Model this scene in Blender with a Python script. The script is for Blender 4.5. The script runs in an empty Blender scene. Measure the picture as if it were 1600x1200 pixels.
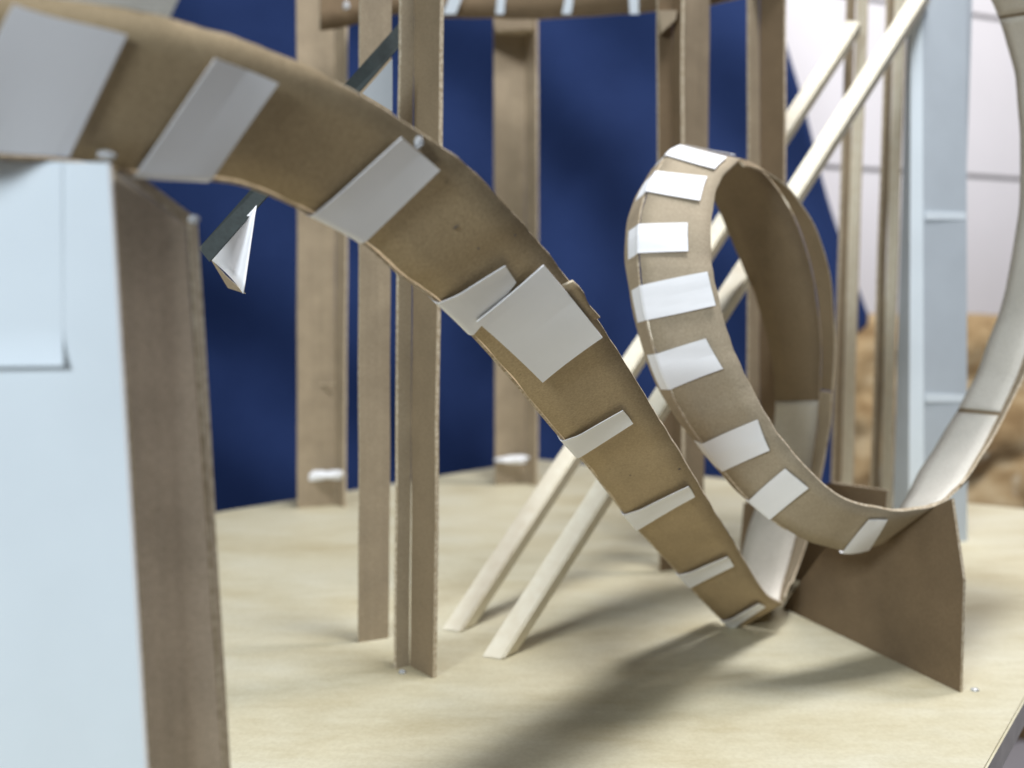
import bpy, bmesh, math, random
from mathutils import Vector as V, noise
random.seed(7)

# ------------------------------------------------------------------ scene, camera, light
sc = bpy.context.scene
C = sc.collection
CAM_H = 0.25                       # camera height over the board (metres)
FPX = 1500.0                       # focal length in pixels of the 1600 px wide photograph
PITCH = math.radians(5.0)
cd = bpy.data.cameras.new('camera')
cd.sensor_width = 36.0
cd.lens = 36.0 * FPX / 1600.0
cd.clip_start = 0.01
cd.clip_end = 50.0
cd.dof.use_dof = True
cd.dof.focus_distance = 0.47
cd.dof.aperture_fstop = 5.8
cam = bpy.data.objects.new('camera', cd)
C.objects.link(cam)
cam.location = (0, 0, CAM_H)
cam.rotation_euler = (math.pi / 2 - PITCH, 0, 0)
sc.camera = cam

w = bpy.data.worlds.new('World')
sc.world = w
w.use_nodes = True
bg = w.node_tree.nodes['Background']
bg.inputs['Color'].default_value = (0.84, 0.91, 1.0, 1)
bg.inputs['Strength'].default_value = 0.11


def area(name, loc, target, sx, sy, power, col):
    l = bpy.data.lights.new(name, 'AREA')
    l.shape = 'RECTANGLE'
    l.size, l.size_y = sx, sy
    l.energy = power
    l.color = col
    o = bpy.data.objects.new(name, l)
    C.objects.link(o)
    o.location = loc
    o.rotation_euler = (V(target) - V(loc)).to_track_quat('-Z', 'Y').to_euler()
    return o


area('ceiling_lamp', (0.31, 0.47, 1.75), (0.22, 0.75, 0.0), 0.44, 0.32, 26.0, (0.95, 0.97, 1.0))
area('front_fill', (-0.76, -0.80, 0.86), (0.1, 0.65, 0.15), 0.34, 0.30, 18.5, (0.84, 0.93, 1.0))  # added low fill from front left for the tower face and the drop
area('wall_fill', (1.25, 1.05, 2.1), (1.0, 2.4, 0.1), 0.9, 0.4, 40.0, (1.0, 0.965, 0.97))  # added light, aimed at the back wall to brighten it
sc.view_settings.view_transform = 'Standard'
sc.view_settings.look = 'None'
sc.view_settings.exposure = 0.0
sc.view_settings.gamma = 1.0

# ------------------------------------------------------------------ pixel <-> place
CP, SP = math.cos(PITCH), math.sin(PITCH)
ORG = V((0, 0, CAM_H))


def ray(px, py):
    u, v = (px - 800) / FPX, (600 - py) / FPX
    return V((u, CP + v * SP, -SP + v * CP))


def P(px, py, d):                  # the point seen at that pixel, d metres away along the floor
    r = ray(px, py)
    return ORG + r * (d / r.y)


def G(px, py, z=0.0):              # the point of the board seen at that pixel
    r = ray(px, py)
    return ORG + r * ((z - CAM_H) / r.z)


def proj(p):
    q = p - ORG
    zc = q.y * CP - q.z * SP
    return 800 + FPX * q.x / zc, 600 - FPX * (q.y * SP + q.z * CP) / zc


def on_plane(px, py, o, n):
    r = ray(px, py)
    return ORG + r * ((o - ORG).dot(n) / r.dot(n))


# ------------------------------------------------------------------ materials
def mat(name, build):
    m = bpy.data.materials.new(name)
    m.use_nodes = True
    nt = m.node_tree
    bs = nt.nodes['Principled BSDF']
    build(nt, bs)
    return m


def tex(nt, kind, scale, detail=4.0, stretch=None, rough=0.55):
    tc = nt.nodes.new('ShaderNodeTexCoord')
    src = tc.outputs['Object']
    if stretch:
        mp = nt.nodes.new('ShaderNodeMapping')
        mp.inputs['Scale'].default_value = stretch[:3]
        if len(stretch) > 3:
            mp.inputs['Rotation'].default_value = (0, 0, stretch[3])
        nt.links.new(src, mp.inputs['Vector'])
        src = mp.outputs['Vector']
    n = nt.nodes.new(kind)
    n.inputs['Scale'].default_value = scale
    if 'Detail' in n.inputs:
        n.inputs['Detail'].default_value = detail
    if 'Roughness' in n.inputs and kind == 'ShaderNodeTexNoise':
        n.inputs['Roughness'].default_value = rough
    nt.links.new(src, n.inputs['Vector'])
    return n


def ramp(nt, src, stops):
    r = nt.nodes.new('ShaderNodeValToRGB')
    e = r.color_ramp.elements
    e[0].position, e[0].color = stops[0][0], (*stops[0][1], 1)
    e[1].position, e[1].color = stops[-1][0], (*stops[-1][1], 1)
    for p, c in stops[1:-1]:
        k = e.new(p)
        k.color = (*c, 1)
    nt.links.new(src, r.inputs['Fac'])
    return r.outputs['Color']


def mix(nt, a, b, fac, mode='MIX'):
    m = nt.nodes.new('ShaderNodeMix')
    m.data_type = 'RGBA'
    m.blend_type = mode
    if isinstance(fac, float):
        m.inputs[0].default_value = fac
    else:
        nt.links.new(fac, m.inputs[0])
    for s, i in ((a, 6), (b, 7)):
        if isinstance(s, tuple):
            m.inputs[i].default_value = (*s, 1)
        else:
            nt.links.new(s, m.inputs[i])
    return m.outputs[2]


def bump(nt, bs, h, strength, dist):
    b = nt.nodes.new('ShaderNodeBump')
    b.inputs['Strength'].default_value = strength
    b.inputs['Distance'].default_value = dist
    nt.links.new(h, b.inputs['Height'])
    nt.links.new(b.outputs['Normal'], bs.inputs['Normal'])


def kraft(base, var=0.12, specks=True, flute=0.0):
    def f(nt, bs):
        d = tuple(c * (1 - var) for c in base)
        l = tuple(min(1, c * (1 + var)) for c in base)
        cl = tex(nt, 'ShaderNodeTexNoise', 34, 5)
        col = ramp(nt, cl.outputs['Fac'], [(0.3, d), (0.7, l)])
        fi = tex(nt, 'ShaderNodeTexNoise', 900, 3)
        col = mix(nt, col, ramp(nt, fi.outputs['Fac'], [(0.25, (0.72, 0.70, 0.66)), (0.75, (1.12, 1.12, 1.12))]), 0.8, 'MULTIPLY')
        if flute:                   # faint ribs of the corrugation showing through the liner
            fl_ = tex(nt, 'ShaderNodeTexNoise', 260, 2, (1, 1, 0.012))
            col = mix(nt, col, ramp(nt, fl_.outputs['Fac'], [(0.3, (1 - flute,) * 3), (0.65, (1.04,) * 3)]), 1.0, 'MULTIPLY')
        if specks:
            vo = tex(nt, 'ShaderNodeTexNoise', 330, 1, (1, 2.2, 1.0, 0.6))
            sp = ramp(nt, vo.outputs['Fac'], [(0.72, (0, 0, 0)), (0.80, (1, 1, 1))])
            col = mix(nt, col, tuple(c * 0.6 for c in base), sp)
        nt.links.new(col, bs.inputs['Base Color'])
        bs.inputs['Roughness'].default_value = 0.78
        bs.inputs['Specular IOR Level'].default_value = 0.25
        bump(nt, bs, fi.outputs['Fac'], 0.25, 0.0006)
    return f


def plain(base, rough=0.7, var=0.06, scale=60, bmp=0.1, spec=0.3):
    def f(nt, bs):
        n = tex(nt, 'ShaderNodeTexNoise', scale, 5)
        col = ramp(nt, n.outputs['Fac'], [(0.3, tuple(c * (1 - var) for c in base)), (0.7, tuple(min(1, c * (1 + var)) for c in base))])
        nt.links.new(col, bs.inputs['Base Color'])
        bs.inputs['Roughness'].default_value = rough
        bs.inputs['Specular IOR Level'].default_value = spec
        bump(nt, bs, n.outputs['Fac'], bmp, 0.0008)
    return f


def edge_mat(nt, bs):              # cut edge of corrugated board: thin layered lines
    n = tex(nt, 'ShaderNodeTexNoise', 420, 3)
    col = ramp(nt, n.outputs['Fac'], [(0.35, (0.40, 0.31, 0.20)), (0.65, (0.66, 0.57, 0.43))])
    nt.links.new(col, bs.inputs['Base Color'])
    bs.inputs['Roughness'].default_value = 0.85


def wood_board(nt, bs):
    a = tex(nt, 'ShaderNodeTexNoise', 11, 6, (0.6, 1.5, 1, math.radians(-12)), 0.62)
    col = ramp(nt, a.outputs['Fac'], [(0.32, (0.51, 0.45, 0.295)), (0.5, (0.585, 0.54, 0.39)), (0.7, (0.62, 0.59, 0.46))])
    g = tex(nt, 'ShaderNodeTexNoise', 55, 5, (0.5, 2.0, 1, math.radians(-12)))
    col = mix(nt, col, ramp(nt, g.outputs['Fac'], [(0.3, (0.90, 0.885, 0.84)), (0.6, (1.0, 1.0, 1.0))]), 0.7, 'MULTIPLY')
    f = tex(nt, 'ShaderNodeTexNoise', 420, 3)
    col = mix(nt, col, ramp(nt, f.outputs['Fac'], [(0.3, (0.9, 0.88, 0.84)), (0.65, (1.03, 1.03, 1.03))]), 0.7, 'MULTIPLY')
    nt.links.new(col, bs.inputs['Base Color'])
    bs.inputs['Roughness'].default_value = 0.55
    bs.inputs['Specular IOR Level'].default_value = 0.3
    bump(nt, bs, f.outputs['Fac'], 0.12, 0.0006)


def balsa(nt, bs):
    a = tex(nt, 'ShaderNodeTexNoise', 110, 5)
    col = ramp(nt, a.outputs['Fac'], [(0.3, (0.74, 0.67, 0.52)), (0.7, (0.82, 0.77, 0.63))])
    nt.links.new(col, bs.inputs['Base Color'])
    bs.inputs['Roughness'].default_value = 0.6


def cloth_blue(nt, bs):
    a = tex(nt, 'ShaderNodeTexNoise', 5, 4, (1, 1, 1))
    col = ramp(nt, a.outputs['Fac'], [(0.3, (0.014, 0.029, 0.095)), (0.7, (0.021, 0.041, 0.128))])
    we = tex(nt, 'ShaderNodeTexNoise', 700, 2)
    col = mix(nt, col, ramp(nt, we.outputs['Fac'], [(0.3, (0.7, 0.7, 0.75)), (0.7, (1.15, 1.15, 1.1))]), 0.8, 'MULTIPLY')
    nt.links.new(col, bs.inputs['Base Color'])
    bs.inputs['Roughness'].default_value = 0.9
    bs.inputs['Specular IOR Level'].default_value = 0.1


def blanket(nt, bs):
    a = tex(nt, 'ShaderNodeTexNoise', 9, 5, (1, 1, 2.2), 0.6)
    col = ramp(nt, a.outputs['Fac'], [(0.35, (0.25, 0.16, 0.07)), (0.5, (0.40, 0.28, 0.14)), (0.66, (0.55, 0.44, 0.27))])
    b = tex(nt, 'ShaderNodeTexNoise', 14, 2)
    col = mix(nt, col, (0.68, 0.63, 0.50), ramp(nt, b.outputs['Fac'], [(0.62, (0, 0, 0)), (0.70, (1, 1, 1))]))
    nt.links.new(col, bs.inputs['Base Color'])
    bs.inputs['Roughness'].default_value = 0.9


def glue(nt, bs):
    bs.inputs['Base Color'].default_value = (0.80, 0.82, 0.85, 1)
    bs.inputs['Roughness'].default_value = 0.22
    bs.inputs['Specular IOR Level'].default_value = 0.6
    bs.inputs['Transmission Weight'].default_value = 0.55


M = dict(
    track=mat('brown_kraft_card', kraft((0.45, 0.345, 0.21), 0.08)),
    loop=mat('grey_brown_card', kraft((0.41, 0.34, 0.245), 0.08, False)),
    post=mat('tan_corrugated_card', kraft((0.375, 0.30, 0.21), 0.12, False, 0.06)),
    dark=mat('darkened_brown_card', kraft((0.20, 0.142, 0.085), 0.10, False)),  # brown card, darkened further to hold the shade on the support plates
    cover=mat('dull_brown_card', kraft((0.56, 0.46, 0.355), 0.12, False, 0.07)),
    edge=mat('cut_card_edge', edge_mat),
    lit_card=mat('lit_card_tone', kraft((0.74, 0.71, 0.64), 0.05, False)),  # pale tone standing in for light on parts of the tracks
    kraft2=mat('mid_brown_card', kraft((0.27, 0.205, 0.13), 0.08, False)),  # brown card, darkened to hold the shade inside the loop
    white=mat('white_paper', plain((0.90, 0.90, 0.92), 0.6, 0.02, 40, 0.06)),
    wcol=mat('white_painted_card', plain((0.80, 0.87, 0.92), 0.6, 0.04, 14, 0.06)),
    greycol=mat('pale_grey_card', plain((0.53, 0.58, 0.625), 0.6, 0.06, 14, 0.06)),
    board=mat('pale_plywood', wood_board),
    bedge=mat('plywood_edge', plain((0.62, 0.58, 0.55), 0.7, 0.1, 80)),
    stick=mat('balsa_wood', balsa),
    blue=mat('navy_cloth', cloth_blue),
    slate=mat('dark_slate_card', plain((0.026, 0.036, 0.036), 0.8, 0.2, 300)),
    wall=mat('white_block', plain((0.82, 0.80, 0.82), 0.7, 0.02, 6)),
    groove=mat('grey_joint', plain((0.42, 0.41, 0.40), 0.9)),
    blanket=mat('tan_blanket', blanket),
    floor=mat('grey_floor', plain((0.34, 0.33, 0.36), 0.6, 0.08, 5)),
    scuff=mat('rubbed_card', kraft((0.36, 0.27, 0.165), 0.2)),
    glue=mat('clear_glue', glue),
    pencil=mat('grey_pencil', plain((0.10, 0.09, 0.085), 0.7, 0.2, 500)),
)

# ------------------------------------------------------------------ builders


def tag(o, label=None, cat=None, group=None, kind=None):
    if label: o['label'] = label
    if cat: o['category'] = cat
    if group: o['group'] = group
    if kind: o['kind'] = kind
    return o


def thing(name, loc, label, cat, group=None):
    o = bpy.data.objects.new(name, None)
    o.empty_display_size = 0.02
    C.objects.link(o)
    o.location = loc
    return tag(o, label, cat, group)


def link(name, bm, mats, parent=None, smooth=False):
    bmesh.ops.recalc_face_normals(bm, faces=bm.faces)
    me = bpy.data.meshes.new(name)
    for f in bm.faces: f.smooth = smooth
    bm.to_mesh(me)
    bm.free()
    for m in (mats if isinstance(mats, (list, tuple)) else [mats]): me.materials.append(m)
    o = bpy.data.objects.new(name, me)
    C.objects.link(o)
    if parent:                      # vertices are given in world space: keep them there
        o.parent = parent
        o.matrix_parent_inverse.identity()
        me.transform(__import__('mathutils').Matrix.Translation(-parent.location))
    return o


def slab(name, a, b, ta, tb, th, mats, parent=None, nseg=14, wob=0.0011, push=(0, 1, 0)):
    """A card strip standing between the base line a-b and the top line ta-tb, th thick (thickness away from the camera)."""
    bm = bmesh.new()
    d = (b - a).normalized()
    n = V((-d.y, d.x, 0))
    if n.dot(V(push)) < 0: n = -n
    n = n.normalized() * th
    rows = []
    ph = random.random() * 9
    for i in range(nseg + 1):
        f = i / nseg
        off = V((noise.noise(V((ph, f * 5, 0))), noise.noise(V((ph, f * 5, 7))), 0)) * wob if 0 < f else V((0, 0, 0))
        A, B = a.lerp(ta, f) + off, b.lerp(tb, f) + off
        rows.append([bm.verts.new(p) for p in (A, B, B + n, A + n)])
    for i in range(nseg):
        for k in range(4):
            f = bm.faces.new((rows[i][k], rows[i][(k + 1) % 4], rows[i + 1][(k + 1) % 4], rows[i + 1][k]))
            f.material_index = 0 if k % 2 == 0 else 1
    for r in (rows[0], rows[-1]):
        bm.faces.new(r).material_index = 1
    return link(name, bm, mats, parent)


def plate(name, pts, th, n, mats, parent=None):
    """A flat card cut to the outline pts, thickness th along n."""
    bm = bmesh.new()
    n = V(n).normalized() * th
    f0 = [bm.verts.new(p) for p in pts]
    f1 = [bm.verts.new(p + n) for p in pts]
    bm.faces.new(f0).material_index = 0
    bm.faces.new(f1[::-1]).material_index = 0
    k = len(pts)
    for i in range(k):
        bm.faces.new((f0[i], f0[(i + 1) % k], f1[(i + 1) % k], f1[i])).material_index = 1
    return link(name, bm, mats, parent)


def beam(name, a, b, w1, w2, side, mats, parent=None, ground=True):
    """Square stick from a to b; its foot is cut level with the board."""
    bm = bmesh.new()
    d = (b - a).normalized()
    s = (V(side) - d * V(side).dot(d)).normalized()
    t = d.cross(s).normalized()
    rows = []
    for q, foot in ((a, ground), (b, False)):
        r = []
        for i, j in ((-1, -1), (1, -1), (1, 1), (-1, 1)):
            p = q + s * (i * w1 / 2) + t * (j * w2 / 2)
            if foot: p = p - d * (p.z / d.z)
            r.append(bm.verts.new(p))
        rows.append(r)
    for k in range(4):
        bm.faces.new((rows[0][k], rows[0][(k + 1) % 4], rows[1][(k + 1) % 4], rows[1][k]))
    bm.faces.new(rows[0]); bm.faces.new(rows[1])
    bmesh.ops.bevel(bm, geom=[e for e in bm.edges], offset=min(w1, w2) * 0.08, segments=2, affect='EDGES')
    return link(name, bm, mats, parent)


def blob(name, p, sx, sy, sz, parent=None, m='glue', rough=0.35):
    bm = bmesh.new()
    bmesh.ops.create_icosphere(bm, subdivisions=3, radius=1)
    ph = random.random() * 50
    for v in bm.verts:
        k = 1 + rough * noise.noise(v.co * 1.6 + V((ph, 0, 0)))
        v.co = V((v.co.x * sx * k, v.co.y * sy * k, v.co.z * sz * k)) + p
    return link(name, bm, M[m], parent, True)


class Strip:
    """A bent card strip given by rungs; edge A (t=0) carries the folded tabs, edge B (t=1) is the other one."""

    def __init__(self, rungs, sub=10):
        self.a = self._cr([P(*r[0]) for r in rungs], sub)
        self.b = self._cr([P(*r[1]) for r in rungs], sub)
        self.sub = sub
        self.n = len(self.a)
        self.nor = []
        ph = self.n * 0.37
        for i in range(self.n):
            j0, j1 = max(0, i - 1), min(self.n - 1, i + 1)
            T = (self.a[j1] + self.b[j1]) - (self.a[j0] + self.b[j0])
            self.nor.append(T.cross(self.b[i] - self.a[i]).normalized())     # outward: towards the camera on the drop

        for i in range(self.n):     # hand-bent card is never quite fair
            k = 0.0011 * noise.noise(V((i / sub * 1.7, ph, 0))) + 0.0004 * abs(noise.noise(V((i / sub * 4.1, ph, 5))))
            near_ = min(1.0, max(0.0, (self.a[i].y - 0.27) / 0.3)) ** 1.5       # stiffer where it lies on the tower
            k *= near_
            self.a[i] = self.a[i] + self.nor[i] * (k + 0.0006 * near_ * noise.noise(V((i / sub * 2.3, ph, 9))))
            self.b[i] = self.b[i] + self.nor[i] * k

    @staticmethod
    def _cr(p, sub):
        out = []
        k = len(p)
        for i in range(k - 1):
            p0, p1, p2, p3 = p[max(0, i - 1)], p[i], p[i + 1], p[min(k - 1, i + 2)]
            for s in range(sub):
                t = s / sub
                out.append(0.5 * ((2 * p1) + (p2 - p0) * t + (2 * p0 - 5 * p1 + 4 * p2 - p3) * t * t + (3 * p1 - p0 - 3 * p2 + p3) * t ** 3))
        out.append(p[-1])
        return out

    def frame(self, s):
        s = max(0.0, min(self.n - 1.001, s * self.sub))
        i = int(s); f = s - i
        L = lambda q: q[i].lerp(q[i + 1], f)
        return L(self.a), L(self.b), L(self.nor).normalized()

    def at(self, s, t, off=0.0):
        a, b, n = self.frame(s)
        wd = (b - a).length
        if t >= 0:
            return a.lerp(b, t) + n * off
        e = -t * wd                                     # past edge A: round the fold, then down the side wall
        side = (a - b).normalized()
        r = 0.0012 + off
        arc = r * math.pi / 2
        if e < arc:
            q = e / r
            return a - n * 0.0012 + side * (r * math.sin(q)) + n * (r * math.cos(q))
        fl = self.flare
        dirn = -n * math.cos(fl) + side * math.sin(fl)
        return a - n * 0.0012 + side * r + dirn * (e - arc)
    flare = 0.0

    def find(self, px, py, s0, s1):
        best = None
        S, T = 90, 40
        lo, hi, tl, th = s0, s1, -0.02, 1.05
        for it in range(3):
            for i in range(S + 1):
                s = lo + (hi - lo) * i / S
                a, b, n = self.frame(s)
                pa, pb = proj(a), proj(b)
                for j in range(T + 1):
                    t = tl + (th - tl) * j / T
                    x, y = pa[0] + (pb[0] - pa[0]) * t, pa[1] + (pb[1] - pa[1]) * t
                    e = (x - px) ** 2 + (y - py) ** 2
                    if best is None or e < best[0]: best = (e, s, t)
            ds, dt = (hi - lo) / S * 2, (th - tl) / T * 2
            lo, hi, tl, th = best[1] - ds, best[1] + ds, best[2] - dt, best[2] + dt
            S, T = 24, 24
        return best[1], best[2]

    def floor(self, name, th, mats, parent, s0=0, s1=None, off=0.0, ragged=0.0, nt=4, t0=0.0, t1=1.0, inner=0):
        s1 = (self.n - 1) / self.sub if s1 is None else s1
        k = max(3, int((s1 - s0) * self.sub))
        bm = bmesh.new()
        rows = []
        for i in range(k + 1):
            s = s0 + (s1 - s0) * i / k
            a, b, n = self.frame(s)
            ra = ragged * noise.noise(V((s * 3.1, 1.7, 0)))
            rb = ragged * noise.noise(V((s * 3.4, 9.7, 0)))
            w = [t0 + ra + (t1 + rb - t0 - ra) * j / nt for j in range(nt + 1)]
            rows.append(([bm.verts.new(a.lerp(b, t) + n * off) for t in w], [bm.verts.new(a.lerp(b, t) + n * (off - th)) for t in w]))
        for i in range(k):
            (o0, i0), (o1, i1) = rows[i], rows[i + 1]
            for j in range(nt):
                bm.faces.new((o0[j], o0[j + 1], o1[j + 1], o1[j])).material_index = 0
                bm.faces.new((i0[j], i1[j], i1[j + 1], i0[j + 1])).material_index = inner
            for j in (0, nt):
                bm.faces.new((o0[j], o1[j], i1[j], i0[j])).material_index = 1
        for o0, i0 in (rows[0], rows[-1]):
            for j in range(nt):
                bm.faces.new((o0[j], i0[j], i0[j + 1], o0[j + 1])).material_index = 1
        ob = link(name, bm, mats, parent)
        for f in ob.data.polygons: f.use_smooth = f.material_index != 1
        return ob

    def rim(self, name, side, s0, s1, h, flare, mats, parent, th=0.0013, gap=0.0008, taper=(0.0, 0.0)):
        """Side wall along edge 'a' or 'b', standing on the inner face, leaning out by flare."""
        bm = bmesh.new()
        k = max(3, int((s1 - s0) * self.sub))
        rows = []
        for i in range(k + 1):
            a, b, n = self.frame(s0 + (s1 - s0) * i / k)
            e, out = (a, (a - b).normalized()) if side == 'a' else (b, (b - a).normalized())
            d = -n * math.cos(flare) + out * math.sin(flare)
            q = out * math.cos(flare) + n * math.sin(flare)
            hh = h * (1 + 0.12 * noise.noise(V((i * 0.13, 3, 0))))
            hh *= 0.25 + 0.75 * min(1.0, i / (taper[0] * k) if taper[0] else 1.0, (k - i) / (taper[1] * k) if taper[1] else 1.0)
            base = e - n * 0.0016 + out * gap
            rows.append([bm.verts.new(p) for p in (base, base + d * hh, base + d * hh + q * th, base + q * th)])
        for i in range(k):
            for j in range(4):
                bm.faces.new((rows[i][j], rows[i][(j + 1) % 4], rows[i + 1][(j + 1) % 4], rows[i + 1][j])).material_index = j % 2
        bm.faces.new(rows[0]).material_index = 1
        bm.faces.new(rows[-1]).material_index = 1
        return link(name, bm, mats, parent)

    def tab(self, name, px, s0, s1, parent, wrap=0.011, off=0.0016, lift=0.0012, th=0.0005, m=None, gap=0.0):
        """Paper tab glued on the outer face; px = A-start, B-start, B-end, A-end corners."""
        c = [self.find(x, y, s0, s1) for x, y in px]
        n = 10
        wd = (self.b[0] - self.a[0]).length
        ws = [j / n for j in range(n + 1)]
        bm = bmesh.new()
        rows = []
        for i in range(9):
            f = i / 8
            row = []
            a, b, nn = self.frame(c[0][0] + (c[3][0] - c[0][0]) * f)
            wd = (b - a).length
            ext = [(-(wrap / wd) * (1 - j / 8)) for j in range(8)] if wrap > 0 else []
            for t in ext:
                s = c[0][0] + (c[3][0] - c[0][0]) * f
                row.append((self.at(s, t, off), self.at(s, t, off - th)))
            for q in ws:
                sA, tA = c[0][0] + (c[3][0] - c[0][0]) * f, c[0][1] + (c[3][1] - c[0][1]) * f
                sB, tB = c[1][0] + (c[2][0] - c[1][0]) * f, c[1][1] + (c[2][1] - c[1][1]) * f
                if wrap > 0: tA = 0.0
                s, t = sA + (sB - sA) * q, tA + (tB - tA) * q
                o = off + lift * q * q * (0.4 + 0.6 * abs(2 * f - 1)) + gap * (1 - f) ** 2 * min(1.0, q * 4)
                row.append((self.at(s, max(t, 0.0), o), self.at(s, max(t, 0.0), o - th)))
            rows.append([(bm.verts.new(u), bm.verts.new(v)) for u, v in row])
        R, K = len(rows), len(rows[0])
        for i in range(R - 1):
            for j in range(K - 1):
                q = (rows[i][j], rows[i][j + 1], rows[i + 1][j + 1], rows[i + 1][j])
                bm.faces.new([v[0] for v in q]); bm.faces.new([v[1] for v in q][::-1])
        def side(v):
            for x, y in zip(v[:-1], v[1:]): bm.faces.new((x[0], y[0], y[1], x[1]))
        side(rows[0]); side(rows[-1]); side([r[0] for r in rows]); side([r[-1] for r in rows])
        return link(name, bm, m or M['white'], parent)


# ------------------------------------------------------------------ setting
fl = bmesh.new()
fl.faces.new([fl.verts.new(p) for p in ((-6, -4, -0.74), (6, -4, -0.74), (6, 6, -0.74), (-6, 6, -0.74))])
tag(link('floor', fl, M['floor']), kind='structure')

# base board
cor, bk = G(843, 718), G(1600, 795)
r1, r2 = G(1602, 1092), G(1540, 1202)
bd = (bk - cor)
rd = (r1 - r2)
den = rd.x * bd.y - rd.y * bd.x
k = ((cor.x - r2.x) * bd.y - (cor.y - r2.y) * bd.x) / den
far_right = r2 + rd * k
near = r2 - rd * 5.0
left = cor + (G(340, 800) - cor) * 3.0
board = thing('base_board', (0.1, 0.7, -0.018), 'pale plywood board that every cardboard post and track of the model stands on', 'board')
bm = bmesh.new()
top = [bm.verts.new(p) for p in (cor, far_right, near, left)]
bot = [bm.verts.new(p - V((0, 0, 0.018))) for p in (cor, far_right, near, left)]
bm.faces.new(top).material_index = 0
bm.faces.new(bot[::-1]).material_index = 1
for i in range(4):
    bm.faces.new((top[i], top[(i + 1) % 4], bot[(i + 1) % 4], bot[i])).material_index = 1
bmesh.ops.bevel(bm, geom=[e for e in bm.edges if all(v in top for v in e.verts)], offset=0.0012, segments=2, affect='EDGES')
link('plywood_sheet', bm, [M['board'], M['bedge']], board)
# a trestle under it keeps it off the floor
for q in ((-0.55, 0.55), (0.45, 1.05), (0.02, 1.30), (-0.10, 0.30)):
    beam('leg', V((q[0], q[1], -0.74)), V((q[0], q[1], -0.018)), 0.05, 0.05, (1, 0, 0), M['stick'], board, ground=False)

# block wall, receding to the right
wdir = V((2.47, 1.0, 0)).normalized()
w0 = P(1400, 469, 2.35)
bm = bmesh.new()


def wbox(bm, x0, x1, z0, z1, dep, mi):
    nn = V((-wdir.y, wdir.x, 0))
    vs = []
    for dd in (dep, 0.12):
        for x, z in ((x0, z0), (x1, z0), (x1, z1), (x0, z1)):
            p = w0 + wdir * x + nn * dd
            vs.append(bm.verts.new((p.x, p.y, z)))
    for f in ((0, 1, 2, 3), (4, 7, 6, 5), (0, 4, 5, 1), (1, 5, 6, 2), (2, 6, 7, 3), (3, 7, 4, 0)):
        bm.faces.new([vs[i] for i in f]).material_index = mi


zl = [P(1400, y, 2.35).z for y in (-250, 8, 268, 530, 790)]
zl = sorted(zl)
zs = [-0.74] + [zl[0] - 0.39] + zl + [zl[-1] + 0.39, zl[-1] + 0.8]
for z0, z1 in zip(zs[:-1], zs[1:]):
    wbox(bm, -0.8, 3.2, z0 + 0.006, z1 - 0.006, 0.0, 0)
wbox(bm, -0.79, 3.19, -0.739, zs[-1] - 0.01, 0.012, 1)
tag(link('block_wall', bm, [M['wall'], M['groove']]), 'white wall with grey horizontal joints behind the model on the right', 'wall')

# blue curtain
bm = bmesh.new()
NX, NZ = 150, 110
grid = []
z_top, z_bot = 1.35, -0.72
for j in range(NZ + 1):
    z = z_bot + (z_top - z_bot) * j / NZ
    py = proj(V((0.5, 1.80, z)))[1]
    ex = 1226 + (py - 82) * 0.32 if py < 505 else max(1300, 1361 - (py - 505) * 1.4)      # slanting free edge, corner drawn back
    xr = P(ex, py, 1.80).x
    row = []
    for i in range(NX + 1):
        x = -1.75 + (xr + 1.75) * (i / NX)
        y = 1.78 + 0.013 * math.sin((x * 0.75 + z * 0.9) * 17 + 2.2 * noise.noise(V((x * 1.3, z * 1.5, 0)))) \
            + 0.05 * noise.noise(V((x * 1.6 + z * 1.2, z * 1.3 - x * 0.8, 4))) + 0.012 * noise.noise(V((x * 7, z * 4, 2)))
        row.append(bm.verts.new((x, y, z)))
    grid.append(row)
for j in range(NZ):
    for i in range(NX):
        bm.faces.new((grid[j][i], grid[j][i + 1], grid[j + 1][i + 1], grid[j + 1][i]))
o = tag(link('curtain', bm, M['blue'], None, True), 'navy blue cloth hanging with soft folds behind the cardboard posts', 'curtain')
md = o.modifiers.new('thickness', 'SOLIDIFY'); md.thickness = 0.004

# tan blanket heaped below the wall
bm = bmesh.new()
NX, NZ = 80, 60
grid = []
for j in range(NZ + 1):
    row = []
    for i in range(NX + 1):
        u, v = i / NX, j / NZ
        x = 0.55 + 1.1 * u
        z = -0.735 + 0.945 * v + 0.012 * noise.noise(V((x * 8, 1, 1))) * v
        y = 2.02 + 0.42 * (v ** 6) * 0.3 + 0.10 * u + 0.05 * noise.noise(V((x * 6, z * 9, 0))) + 0.03 * noise.noise(V((x * 14, z * 17, 5)))
        row.append(bm.verts.new((x, y, z)))
    grid.append(row)
for j in range(NZ):
    for i in range(NX):
        bm.faces.new((grid[j][i], grid[j][i + 1], grid[j + 1][i + 1], grid[j + 1][i]))
o = tag(link('blanket', bm, M['blanket'], None, True), 'crumpled tan and brown blanket heaped against the white wall', 'blanket')
md = o.modifiers.new('thickness', 'SOLIDIFY'); md.thickness = 0.01

# ------------------------------------------------------------------ posts
TH = 0.0030


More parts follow.
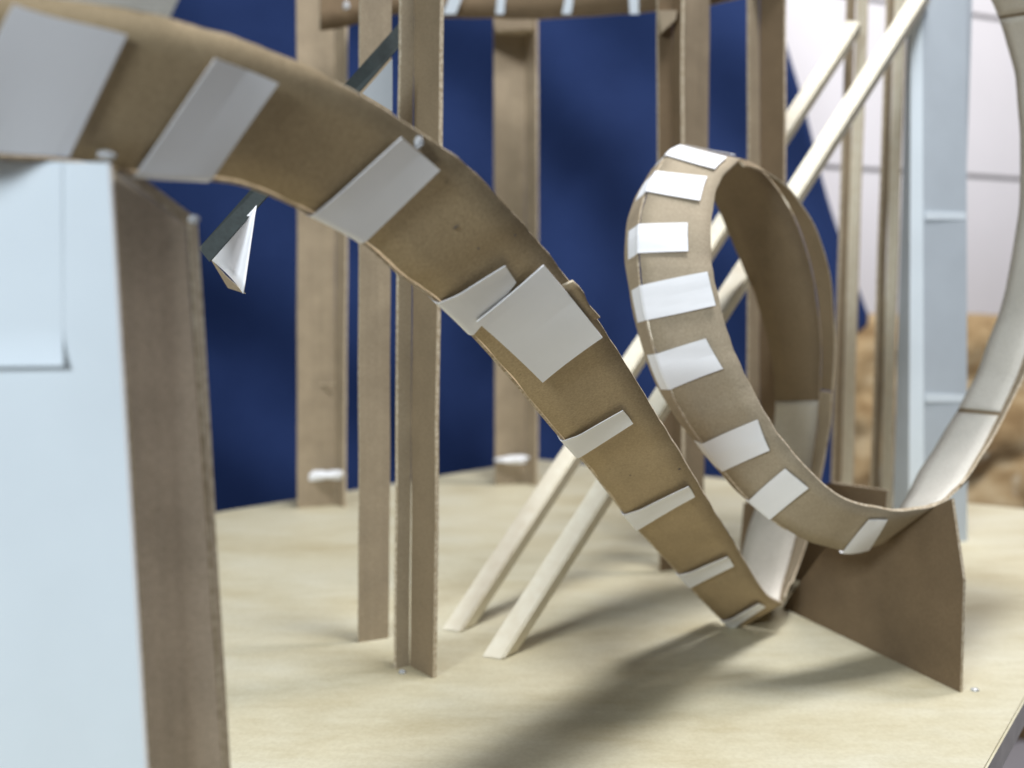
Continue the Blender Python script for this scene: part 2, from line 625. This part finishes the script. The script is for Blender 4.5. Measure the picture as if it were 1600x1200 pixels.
def post(name, base, tops, label, group, m='post', th=TH, flange='flange', fm=None):
    """base: 2 or 3 board pixels (left to right); tops: the pixels where those lines leave upwards at the same distance."""
    g = [G(*q) if len(q) == 2 else P(q[0], q[1], q[2]) for q in base]
    for q in g: q.z = 0.0
    t = [P(q[0], q[1], p.y) for q, p in zip(tops, g)]
    root = thing(name, g[0].lerp(g[-1], 0.5), label, 'post', group)
    for i in range(len(g) - 1):
        mm = (fm or [m, m])[i]
        a, b = g[i].copy(), g[i + 1].copy()
        ta, tb = t[i].copy(), t[i + 1].copy()
        if i == 1:                  # butt the second flange against the first
            dd = (b - a).normalized() * 0.0004
            a += dd; ta += dd
        slab(flange, a, b, ta, tb, th, [M[mm], M['edge']], root)
    return root


TOPY = -90
posts = 'cardboard posts that carry the tracks'
pA = post('cardboard_post', [(465, 794), (524, 789), (538, 793)], [(464, TOPY), (523, TOPY), (541, TOPY)],
          'far tan cardboard post at left with a white glue smear and a cross seam', posts)
gA = G(500, 790)
blob('glue_smear', P(508, 743, gA.y - 0.006), 0.022, 0.004, 0.006, pA, 'white', rough=0.9)
s0 = P(466, 604, gA.y - 0.004)
beam('cross_seam', P(465, 602, gA.y - 0.0015), P(523, 600, gA.y - 0.004), 0.0012, 0.0024, (0, 0, 1), M['edge'], pA, ground=False)
pB = post('cardboard_post', [(774, 758), (821, 755), (838, 759)], [(771, TOPY), (820, TOPY), (838, TOPY)],
          'far tan cardboard post at the back corner of the board, white glue near its foot', posts)
gB = G(800, 757)
blob('glue_smear', P(802, 718, gB.y - 0.006), 0.021, 0.004, 0.005, pB, 'white', rough=0.8)
plate('bracket', [P(774, 30, 1.27), P(834, 30, 1.27), P(834, 45, 1.27), P(774, 48, 1.27)], 0.03, (0, 1, 0), [M['post'], M['edge']], pB)
pC = post('cardboard_post', [(1032, 893), (1054, 890), (1066, 896)], [(1028, TOPY), (1050, TOPY), (1064, TOPY)],
          'dark narrow cardboard angle post seen just left of the loop top', posts, 'dark')
plate('bracket', [P(1030, 16, 0.86), P(1058, 16, 0.86), P(1056, 30, 0.86), P(1034, 50, 0.86)], 0.012, (0, 1, 0), [M['post'], M['edge']], pC)
pD = post('cardboard_post', [(560, 1004), (607, 997)], [(563, TOPY), (613, TOPY)],
          'near flat tan cardboard strip post left of the near angle post', posts)
pE = post('cardboard_post', [(619, 1046), (640, 1040), (676, 1060)], [(627, TOPY), (647, TOPY), (688, TOPY)],
          'near cardboard angle post with a pale cut edge, nearest to the falling track', posts, fm=['loop', 'kraft2'])
blob('glue_drop', G(629, 1050) + V((0, -0.002, 0.0008)), 0.0022, 0.002, 0.0015, pE)
pF = post('cardboard_post', [(1062, 868), (1099, 863)], [(1071, TOPY), (1110, TOPY)],
          'flat pale tan cardboard strip post rising straight above the loop top', posts)
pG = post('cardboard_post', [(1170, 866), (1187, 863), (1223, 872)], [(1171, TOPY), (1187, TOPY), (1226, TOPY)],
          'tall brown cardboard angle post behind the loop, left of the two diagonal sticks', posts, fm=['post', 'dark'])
pH = post('cardboard_post', [(1300, 812), (1311, 808), (1329, 812)], [(1329, TOPY), (1340, TOPY), (1356, TOPY)],
          'thin tan angle post touched by the upper end of the shorter diagonal stick', posts, fm=['post', 'stick'])
pI = post('cardboard_post', [(1361, 822), (1373, 818), (1390, 822)], [(1391, TOPY), (1400, TOPY), (1416, TOPY)],
          'thin tan angle post close to the white column on its left', posts, fm=['post', 'stick'])

# white box column on the right
ga = [G(1394, 838), G(1420, 850), G(1444, 851), G(1512, 846)]
ta = [P(q, TOPY, g.y) for q, g in zip((1420, 1424, 1441, 1511), ga)]
col = thing('box_column', ga[1].lerp(ga[3], 0.5), 'white and pale grey box column with white tape bands, right of the loop', 'column')
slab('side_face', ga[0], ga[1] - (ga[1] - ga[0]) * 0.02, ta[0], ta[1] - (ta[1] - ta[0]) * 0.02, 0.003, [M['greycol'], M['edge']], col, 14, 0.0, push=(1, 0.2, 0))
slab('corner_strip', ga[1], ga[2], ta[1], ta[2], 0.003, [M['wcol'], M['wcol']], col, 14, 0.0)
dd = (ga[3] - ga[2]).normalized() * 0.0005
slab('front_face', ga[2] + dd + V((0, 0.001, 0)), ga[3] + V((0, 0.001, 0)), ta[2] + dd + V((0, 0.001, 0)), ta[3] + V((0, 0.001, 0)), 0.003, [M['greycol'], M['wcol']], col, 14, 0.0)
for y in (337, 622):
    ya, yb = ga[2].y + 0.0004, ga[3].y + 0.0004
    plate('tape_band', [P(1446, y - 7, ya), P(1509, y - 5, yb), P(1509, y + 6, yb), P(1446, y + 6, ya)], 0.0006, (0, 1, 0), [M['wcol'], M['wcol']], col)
bk_ = slab('back_face', ga[0] + V((0.004, 0.004, 0)), ga[0] + V((0.08, 0.03, 0)), ta[0] + V((0.004, 0.004, 0)), ta[0] + V((0.08, 0.03, 0)), 0.003, [M['greycol'], M['edge']], col)

# ------------------------------------------------------------------ diagonal sticks
b1, b2 = G(716, 981), G(780, 1023)
e1, e2 = P(1334, 42, 1.06), P(1441, -8, 0.965)
for a, b, lab in ((b1, e1, 'square pale wooden stick leaning right, the farther of the diagonal pair'),
                  (b2, e2, 'square pale wooden stick leaning right up to the white column, nearer of the diagonal pair')):
    tag(beam('wooden_stick', a, b, 0.0150, 0.0150, (0.93, -0.36, 0), M['stick']), lab, 'stick', 'diagonal wooden brace sticks')

# ------------------------------------------------------------------ falling track
DR = [  # (edge with the folded tabs), (upper edge)
    ((-260, 190, .243), (-190, -70, .243)), ((-150, 215, .250), (-80, -45, .250)), ((-25, 236, .262), (65, -6, .262)),
    ((105, 247, .274), (215, 17, .276)), ((222, 268, .288), (352, 53, .292)),
    ((332, 276, .303), (455, 92, .307)), ((402, 291, .318), (555, 143, .323)), ((490, 331, .337), (650, 203, .342)),
    ((572, 376, .355), (732, 260, .361)), ((632, 429, .372), (800, 332, .379)), ((688, 469, .390), (842, 378, .395)),
    ((745, 526, .417), (905, 460, .420)), ((812, 602, .450), (960, 540, .449)), ((880, 684, .490), (1010, 622, .481)),
    ((925, 734, .529), (1050, 688, .511)), ((975, 799, .566), (1088, 752, .546)), ((1020, 850, .606), (1122, 808, .585)),
    ((1062, 897, .647), (1150, 854, .624)), ((1122, 962, .700), (1196, 928, .678)), ((1149, 985, .722), (1223, 943, .700))]
drop = Strip(DR)
drop.flare = 0.15
dt = thing('falling_track', drop.a[-1], 'brown cardboard track with white paper tabs dropping from the tower to the loop', 'track')
NS = len(DR) - 1
drop.floor('track_strip', 0.0017, [M['track'], M['edge']], dt, ragged=0.012)
drop.rim('side_wall', 'a', 2.2, NS - 0.5, 0.018, 0.10, [M['track'], M['edge']], dt)
drop.rim('top_wall', 'b', 0, 3.35, 0.007, 1.45, [M['lit_card'], M['lit_card']], dt, gap=0.0)  # wall of the brown track; light from above put into its pale colour
drop.floor('joint_card', 0.0012, [M['track'], M['edge']], dt, 10.75, 11.45, 0.0014, 0.03, t0=0.86, t1=1.035)
TABS = [
    ([(-92, 232), (20, 6), (197, 54), (106, 245)], 1.2, 4, 0.0),
    ([(220, 256), (330, 89), (430, 128), (330, 276)], 3, 6.5, 0.010),
    ([(491, 331), (621, 209), (683, 262), (571, 374)], 6, 9, 0.010),
    ([(690, 468), (782, 406), (803, 436), (738, 520)], 9, 11.5, 0.010),
    ([(884, 684), (970, 631), (988, 656), (907, 711)], 12, 14.5, 0.010),
    ([(980, 800), (1074, 750), (1085, 771), (1004, 822)], 14, 16.2, 0.010),
    ([(1063, 895), (1135, 861), (1146, 880), (1085, 913)], 16, 18, 0.010),
    ([(1128, 970), (1184, 935), (1195, 944), (1146, 980)], 17.4, 18.95, 0.008)]
for i, (px, s0, s1, wr) in enumerate(TABS):
    drop.tab('paper_tab', px, s0, s1, dt, wrap=wr, off=0.0014 if i else 0.0012, lift=0.0010 if i else 0.0, gap=(0.0, 0.0009, 0.0010, 0.0020)[min(i, 3)])
big = drop.tab('paper_tab', [(741, 495), (842, 404), (936, 516), (845, 590)], 9.5, 13, dt, wrap=0, off=0.0034, lift=0.0015, th=0.0007)
big['label'] = 'largest square tab, lying loose over a smaller tab at the middle of the drop'
blob('glue_drop', drop.at(7.15, 0.93, 0.0008), 0.0016, 0.0010, 0.0024, dt)
blob('glue_drop', P(166, 243, 0.277), 0.0022, 0.002, 0.0011, dt, rough=0.8)
# a few short scratches
for px, py, L in ((708, 357, 0.0022), (745, 389, 0.0008), (803, 368, 0.0008), (1060, 733, 0.0014), (985, 742, 0.0006)):
    s, t = drop.find(px, py, 4, 18)
    a = drop.at(s, t, 0.0003)
    tt = (drop.at(s, t + 0.02, 0.0003) - a).normalized()
    beam('scratch', a, a + tt * L, 0.0004, 0.0004, (1, 0, 0), M['pencil'], dt, ground=False)

# ------------------------------------------------------------------ loop track
LR = [
    ((1150, 986, .724), (1223, 943, .703)), ((1150, 938, .785), (1222, 926, .760)), ((1165, 845, .818), (1246, 838, .792)),
    ((1197, 745, .840), (1268, 735, .814)), ((1212, 640, .842), (1280, 640, .815)), ((1206, 560, .832), (1283, 540, .804)),
    ((1183, 470, .810), (1272, 440, .784)), ((1150, 390, .786), (1246, 350, .758)), ((1116, 310, .760), (1208, 284, .732)),
    ((1086, 238, .728), (1168, 250, .704)), ((1054, 234, .690), (1146, 258, .668)), ((1028, 268, .660), (1122, 288, .645)),
    ((1006, 320, .637), (1112, 343, .622)), ((1000, 380, .621), (1111, 392, .610)), ((1004, 450, .612), (1117, 440, .600)),
    ((1020, 530, .606), (1138, 524, .591)), ((1050, 612, .601), (1168, 594, .585)), ((1100, 694, .601), (1206, 664, .581)),
    ((1169, 777, .605), (1256, 727, .581)), ((1237, 832, .615), (1312, 776, .587)), ((1312, 860, .630), (1386, 797, .600)),
    ((1380, 848, .653), (1452, 793, .617)), ((1408, 800, .682), (1490, 774, .634)), ((1438, 740, .710), (1524, 728, .665)),
    ((1500, 640, .742), (1566, 647, .702)), ((1546, 540, .760), (1606, 556, .722)), ((1581, 420, .770), (1640, 438, .732)),
    ((1597, 280, .772), (1660, 290, .735)), ((1591, 130, .762), (1652, 130, .722)), ((1562, 22, .742), (1630, 12, .700)),
    ((1510, -62, .702), (1600, -82, .660)), ((1445, -120, .662), (1540, -142, .622))]
loop = Strip(LR)
loop.flare = 0.62
inner_shade = M['kraft2']  # inner face darkened: shade under the overhang put into the colour
lt = thing('loop_track', loop.b[20 * 10], 'cardboard track bent into a standing loop with white tabs, then rising at the right edge', 'track')
loop.floor('track_strip', 0.0016, [M['loop'], M['edge'], inner_shade], lt, ragged=0.012, inner=2)
loop.rim('side_wall', 'a', 9.6, 18.9, 0.015, 0.62, [M['post'], M['edge']], lt)
loop.rim('side_wall', 'b', 0.25, 4.3, 0.017, 0.95, [M['loop'], M['edge']], lt, taper=(0.05, 0))
loop.rim('side_wall', 'b', 4.33, 9.6, 0.017, 0.95, [M['kraft2'], M['edge']], lt, taper=(0, 0.6))  # upper stretch in darker card: shade inside the loop put into the colour
loop.rim('side_wall', 'b', 22.3, 30.5, 0.013, 0.95, [M['loop'], M['edge']], lt, taper=(0.1, 0))
LT = [
    ([(1100, 226), (1150, 240), (1138, 236), (1088, 228)], 8.6, 10.0),
    ([(1062, 229), (1135, 250), (1117, 268), (1042, 245)], 9.5, 11.4),
    ([(1024, 269), (1105, 280), (1094, 317), (1016, 302)], 10.5, 12.6),
    ([(1003, 352), (1075, 351), (1076, 395), (1004, 397)], 12, 14),
    ([(1007, 446), (1106, 426), (1119, 478), (1017, 500)], 13.3, 15.6),
    ([(1040, 552), (1104, 529), (1131, 576), (1057, 607)], 14.8, 16.8),
    ([(1099, 692), (1185, 654), (1204, 701), (1130, 735)], 16.3, 18.3),
    ([(1169, 781), (1228, 729), (1264, 759), (1207, 807)], 17.6, 19.6),
    ([(1317, 860), (1357, 808), (1385, 808), (1353, 862)], 19.3, 21.2)]
for i, (px, s0, s1) in enumerate(LT):
    loop.tab('paper_tab', px, s0, s1, lt, wrap=0.014 if i < 7 else 0.004, off=0.0014, lift=0.0008)
loop.floor('lit_overlay', 0.0006, [M['lit_card'], M['lit_card']], lt, 0.15, 4.15, -0.0017, 0.006, t0=0.015, t1=0.985)  # painted light: pale sheet where light reaches the lower inside of the loop
loop.floor('lit_overlay', 0.0008, [M['lit_card'], M['edge']], lt, 20.2, 23.93, -0.0017, 0.006, t0=0.015, t1=0.985)  # pieces of the second rise, paler: light on them put into the colour
loop.floor('lit_overlay', 0.0008, [M['lit_card'], M['edge']], lt, 24.0, 28.95, -0.0017, 0.01, t0=0.01, t1=0.99)
loop.floor('lit_overlay', 0.0008, [M['lit_card'], M['edge']], lt, 29.0, 30.9, -0.0017, 0.01, t0=0.01, t1=0.99)

# ------------------------------------------------------------------ support plates under the loop
p0, p1 = G(1223, 949), G(1500, 1082)
dn = (p1 - p0).normalized()
pn = V((-dn.y, dn.x, 0))
o0 = p0 + pn * 0.0
px = [(1223, 949), (1232, 934), (1282, 866), (1322, 806), (1440, 800), (1487, 779), (1505, 906)]
pts = [on_plane(x, y, o0, pn) for x, y in px] + [p1]
pts[0].z = 0.0
away = pn if pn.dot(V((1, 0, 0))) > 0 else -pn
tag(plate('support_plate', pts, 0.0022, away, [M['dark'], M['edge']]),  # same card as the tracks; shade put into the colour of both plates
    'brown cardboard plate, toned dark for shade, standing under the bottom of the loop, in front', 'support', 'plates holding up the loop')
q0, q1 = P(1162, 500, .905), P(1388, 500, .765)
q0.z = q1.z = 0.0
dn2 = (q1 - q0).normalized()
pn2 = V((-dn2.y, dn2.x, 0))
pts = [q0] + [on_plane(x, y, q0, pn2) for x, y in ((1162, 786), (1300, 754), (1386, 766))] + [q1]
tag(plate('support_plate', pts, 0.0022, pn2 if pn2.x > 0 else -pn2, [M['dark'], M['edge']]),
    'second brown cardboard plate behind the loop, mostly hidden by it', 'support', 'plates holding up the loop')
tag(blob('glue_drop', G(1523, 1079) + V((0, 0, 0.0006)), 0.0028, 0.0022, 0.0012), 'tiny clear drop of glue on the board beside the front support plate', 'glue')

# ------------------------------------------------------------------ white tower at left


def to_board(a, b):                 # carry the line a-b on down to the board
    d = b - a
    return a + d * (a.z / -d.z)


tw = thing('track_tower', (-0.16, 0.275, 0), 'near cardboard tower faced with white paper, carrying the top of the falling track', 'tower')
tl, tr = P(-260, 246, .268), P(169, 254, .272)
bl, br = to_board(tl, P(-200, 1200, .270)), to_board(tr, P(227, 1200, .274))
slab('white_face', bl, br, tl, tr, 0.0025, [M['wcol'], M['white']], tw, 24, 0.0)
fa, fb = P(178, 266, .281), P(291, 351, .296)
fab, fbb = to_board(fa, P(234, 1200, .283)), to_board(fb, P(346, 1200, .298))
slab('side_panel', fab, fbb, fa, fb, 0.0022, [M['cover'], M['edge']], tw, 24, 0.0006)
lay = [('edge', 7), ('cover', 5), ('edge', 5)]      # cut edge of the doubled corrugated board: liner, flutes, liner
x0 = 0.0
for q, (mm, wpx) in enumerate(lay):
    x1 = x0 + wpx
    dy = 0.0004 + 0.0007 * q
    a0, a1 = P(291 + x0, 351 - x0 * 0.35, .2962 + dy), P(291 + x1 - 0.2, 351 - x1 * 0.35, .2964 + dy)
    c0, c1 = to_board(a0, P(346 + x0 * .85, 1200, .2982 + dy)), to_board(a1, P(346 + (x1 - 0.2) * .85, 1200, .2984 + dy))
    slab('card_layer', c0, c1, a0, a1, 0.003, [M[mm], M[mm]], tw, 24, 0.0003)
    u0, u1 = x0 * 0.95, x1 * 0.95
    plate('card_layer', [P(182, 268 - u0, .284 + dy), P(291 + x0 * .3, 351 - u0, .299 + dy), P(291 + x1 * .3, 351 - u1 + 0.2, .299 + dy), P(186, 268 - u1 + 0.2, .284 + dy)],
          0.002, (0.1, 1, 0), [M[mm], M[mm]], tw)
    x0 = x1
blob('glue_drop', P(303, 343, .296), 0.0016, 0.0016, 0.0014, tw)
# loose sheet hanging on the white face, its lower edge curled out
bm = bmesh.new()
rows = []
for j in range(25):
    f = j / 24
    y = 256 + (572 - 256) * f
    curl = 0.0022 * max(0, f - 0.8) ** 2 / 0.04
    r = []
    for i in range(13):
        x = -150 + (97 + 150) * i / 12 + 2 * f
        dep = .268 + (.272 - .268) * ((x + 260) / 430)
        r.append(bm.verts.new(P(x, y + 3 - 3 * i / 12, dep - 0.00012 - curl + 0.0006 * f)))
    rows.append(r)
for j in range(24):
    for i in range(12):
        bm.faces.new((rows[j][i], rows[j][i + 1], rows[j + 1][i + 1], rows[j + 1][i]))
o = link('loose_sheet', bm, M['wcol'], tw, False)
md = o.modifiers.new('thickness', 'SOLIDIFY'); md.thickness = 0.0001

# ------------------------------------------------------------------ dark slat with paper gussets behind the drop
sl = thing('dark_slat', P(470, 222, .56), 'narrow dark slate strip slanting behind the falling track with white paper gussets under it', 'slat')
plate('strip', [P(310, 388, .50), P(327, 409, .50), P(644, 50, .672), P(636, 22, .672)], 0.002, (0, 1, 0), [M['slate'], M['slate']], sl)
bm = bmesh.new()
A, B, D = P(401, 321, .530), P(324, 401, .514), P(381, 459, .506)
E = P(340, 424, .550)
rows = []
for i in range(9):
    f = i / 8
    r = []
    for k_ in range(9):
        g = k_ / 8
        p = A.lerp(B.lerp(D, g), f)
        p = p + V((0.0, 0.009, -0.001)) * (math.sin(g * math.pi) * f)
        r.append(bm.verts.new(p))
    rows.append(r)
for i in range(8):
    for k_ in range(8):
        bm.faces.new((rows[i][k_], rows[i][k_ + 1], rows[i + 1][k_ + 1], rows[i + 1][k_]))
bmesh.ops.remove_doubles(bm, verts=bm.verts, dist=1e-6)
o = link('paper_gusset', bm, M['white'], sl, True)
md = o.modifiers.new('thickness', 'SOLIDIFY'); md.thickness = 0.0005
plate('card_end', [B + V((0, .003, 0)), P(352, 430, .516), D + V((0, .003, 0)), P(356, 450, .522)], 0.0008, (0, 1, 0), [M['post'], M['edge']], sl)
plate('paper_gusset', [P(613, 92, .612), P(613, 174, .615), P(566, 146, .60)], 0.0008, (0, 1, 0), [M['greycol'], M['greycol']], sl)
blob('glue_drop', P(319, 384, .515), 0.0012, 0.001, 0.0014, sl)

# ------------------------------------------------------------------ high track across the back
HR = [((500, 48, 1.04), (500, -80, 1.04)), ((540, 42, 1.06), (540, -85, 1.06)), ((620, 22, 1.10), (620, -90, 1.10)),
      ((690, 27, 1.13), (690, -85, 1.13)), ((770, 28, 1.15), (770, -85, 1.15)), ((840, 30, 1.14), (840, -85, 1.14)), ((940, 24, 1.10), (940, -95, 1.10)),
      ((1030, 17, 1.04), (1030, -105, 1.04)), ((1110, 7, .98), (1110, -120, .98)), ((1180, -10, .93), (1180, -140, .93)), ((1260, -40, .90), (1260, -170, .90))]
hi = Strip(HR)
ht = thing('high_track', hi.a[45], 'brown curved cardboard track with small white tabs crossing high along the top of the picture', 'track')
hi.floor('outer_wall', 0.002, [M['dark'], M['edge']], ht, ragged=0.01)
bm = bmesh.new()
rows = []
for i in range(hi.n):
    a = hi.a[i].lerp(hi.b[i], 0.62) + V((0, 0.003, 0))
    rows.append([bm.verts.new(p) for p in (a, a + V((0, 0.050, 0)), a + V((0, 0.050, 0.002)), a + V((0, 0, 0.002)))])
for r0, r1_ in zip(rows[:-1], rows[1:]):
    for k_ in range(4):
        bm.faces.new((r0[k_], r0[(k_ + 1) % 4], r1_[(k_ + 1) % 4], r1_[k_]))
bm.faces.new(rows[0]); bm.faces.new(rows[-1])
link('shade_floor', bm, [M['post']], ht)  # unseen floor, set high out of view to shade the post tops
for x, wpx, sl_ in ((702, 20, 14), (781, 13, 3), (885, 14, 7), (992, 16, -2), (1085, 13, 2)):
    s, t = hi.find(x, 24, 0.3, 9.6)
    dep = hi.frame(s)[0].y - 0.004
    plate('paper_tab', [P(x - wpx / 2, 26 - 4, dep), P(x + wpx / 2, 26 - 4, dep), P(x + wpx / 2 + sl_, -14, dep), P(x - wpx / 2 + sl_, -14, dep)], 0.0008, (0, 1, 0), [M['greycol'], M['greycol']], ht)
blob('glue_drop', P(541, 9, 1.05), 0.004, 0.003, 0.004, ht)
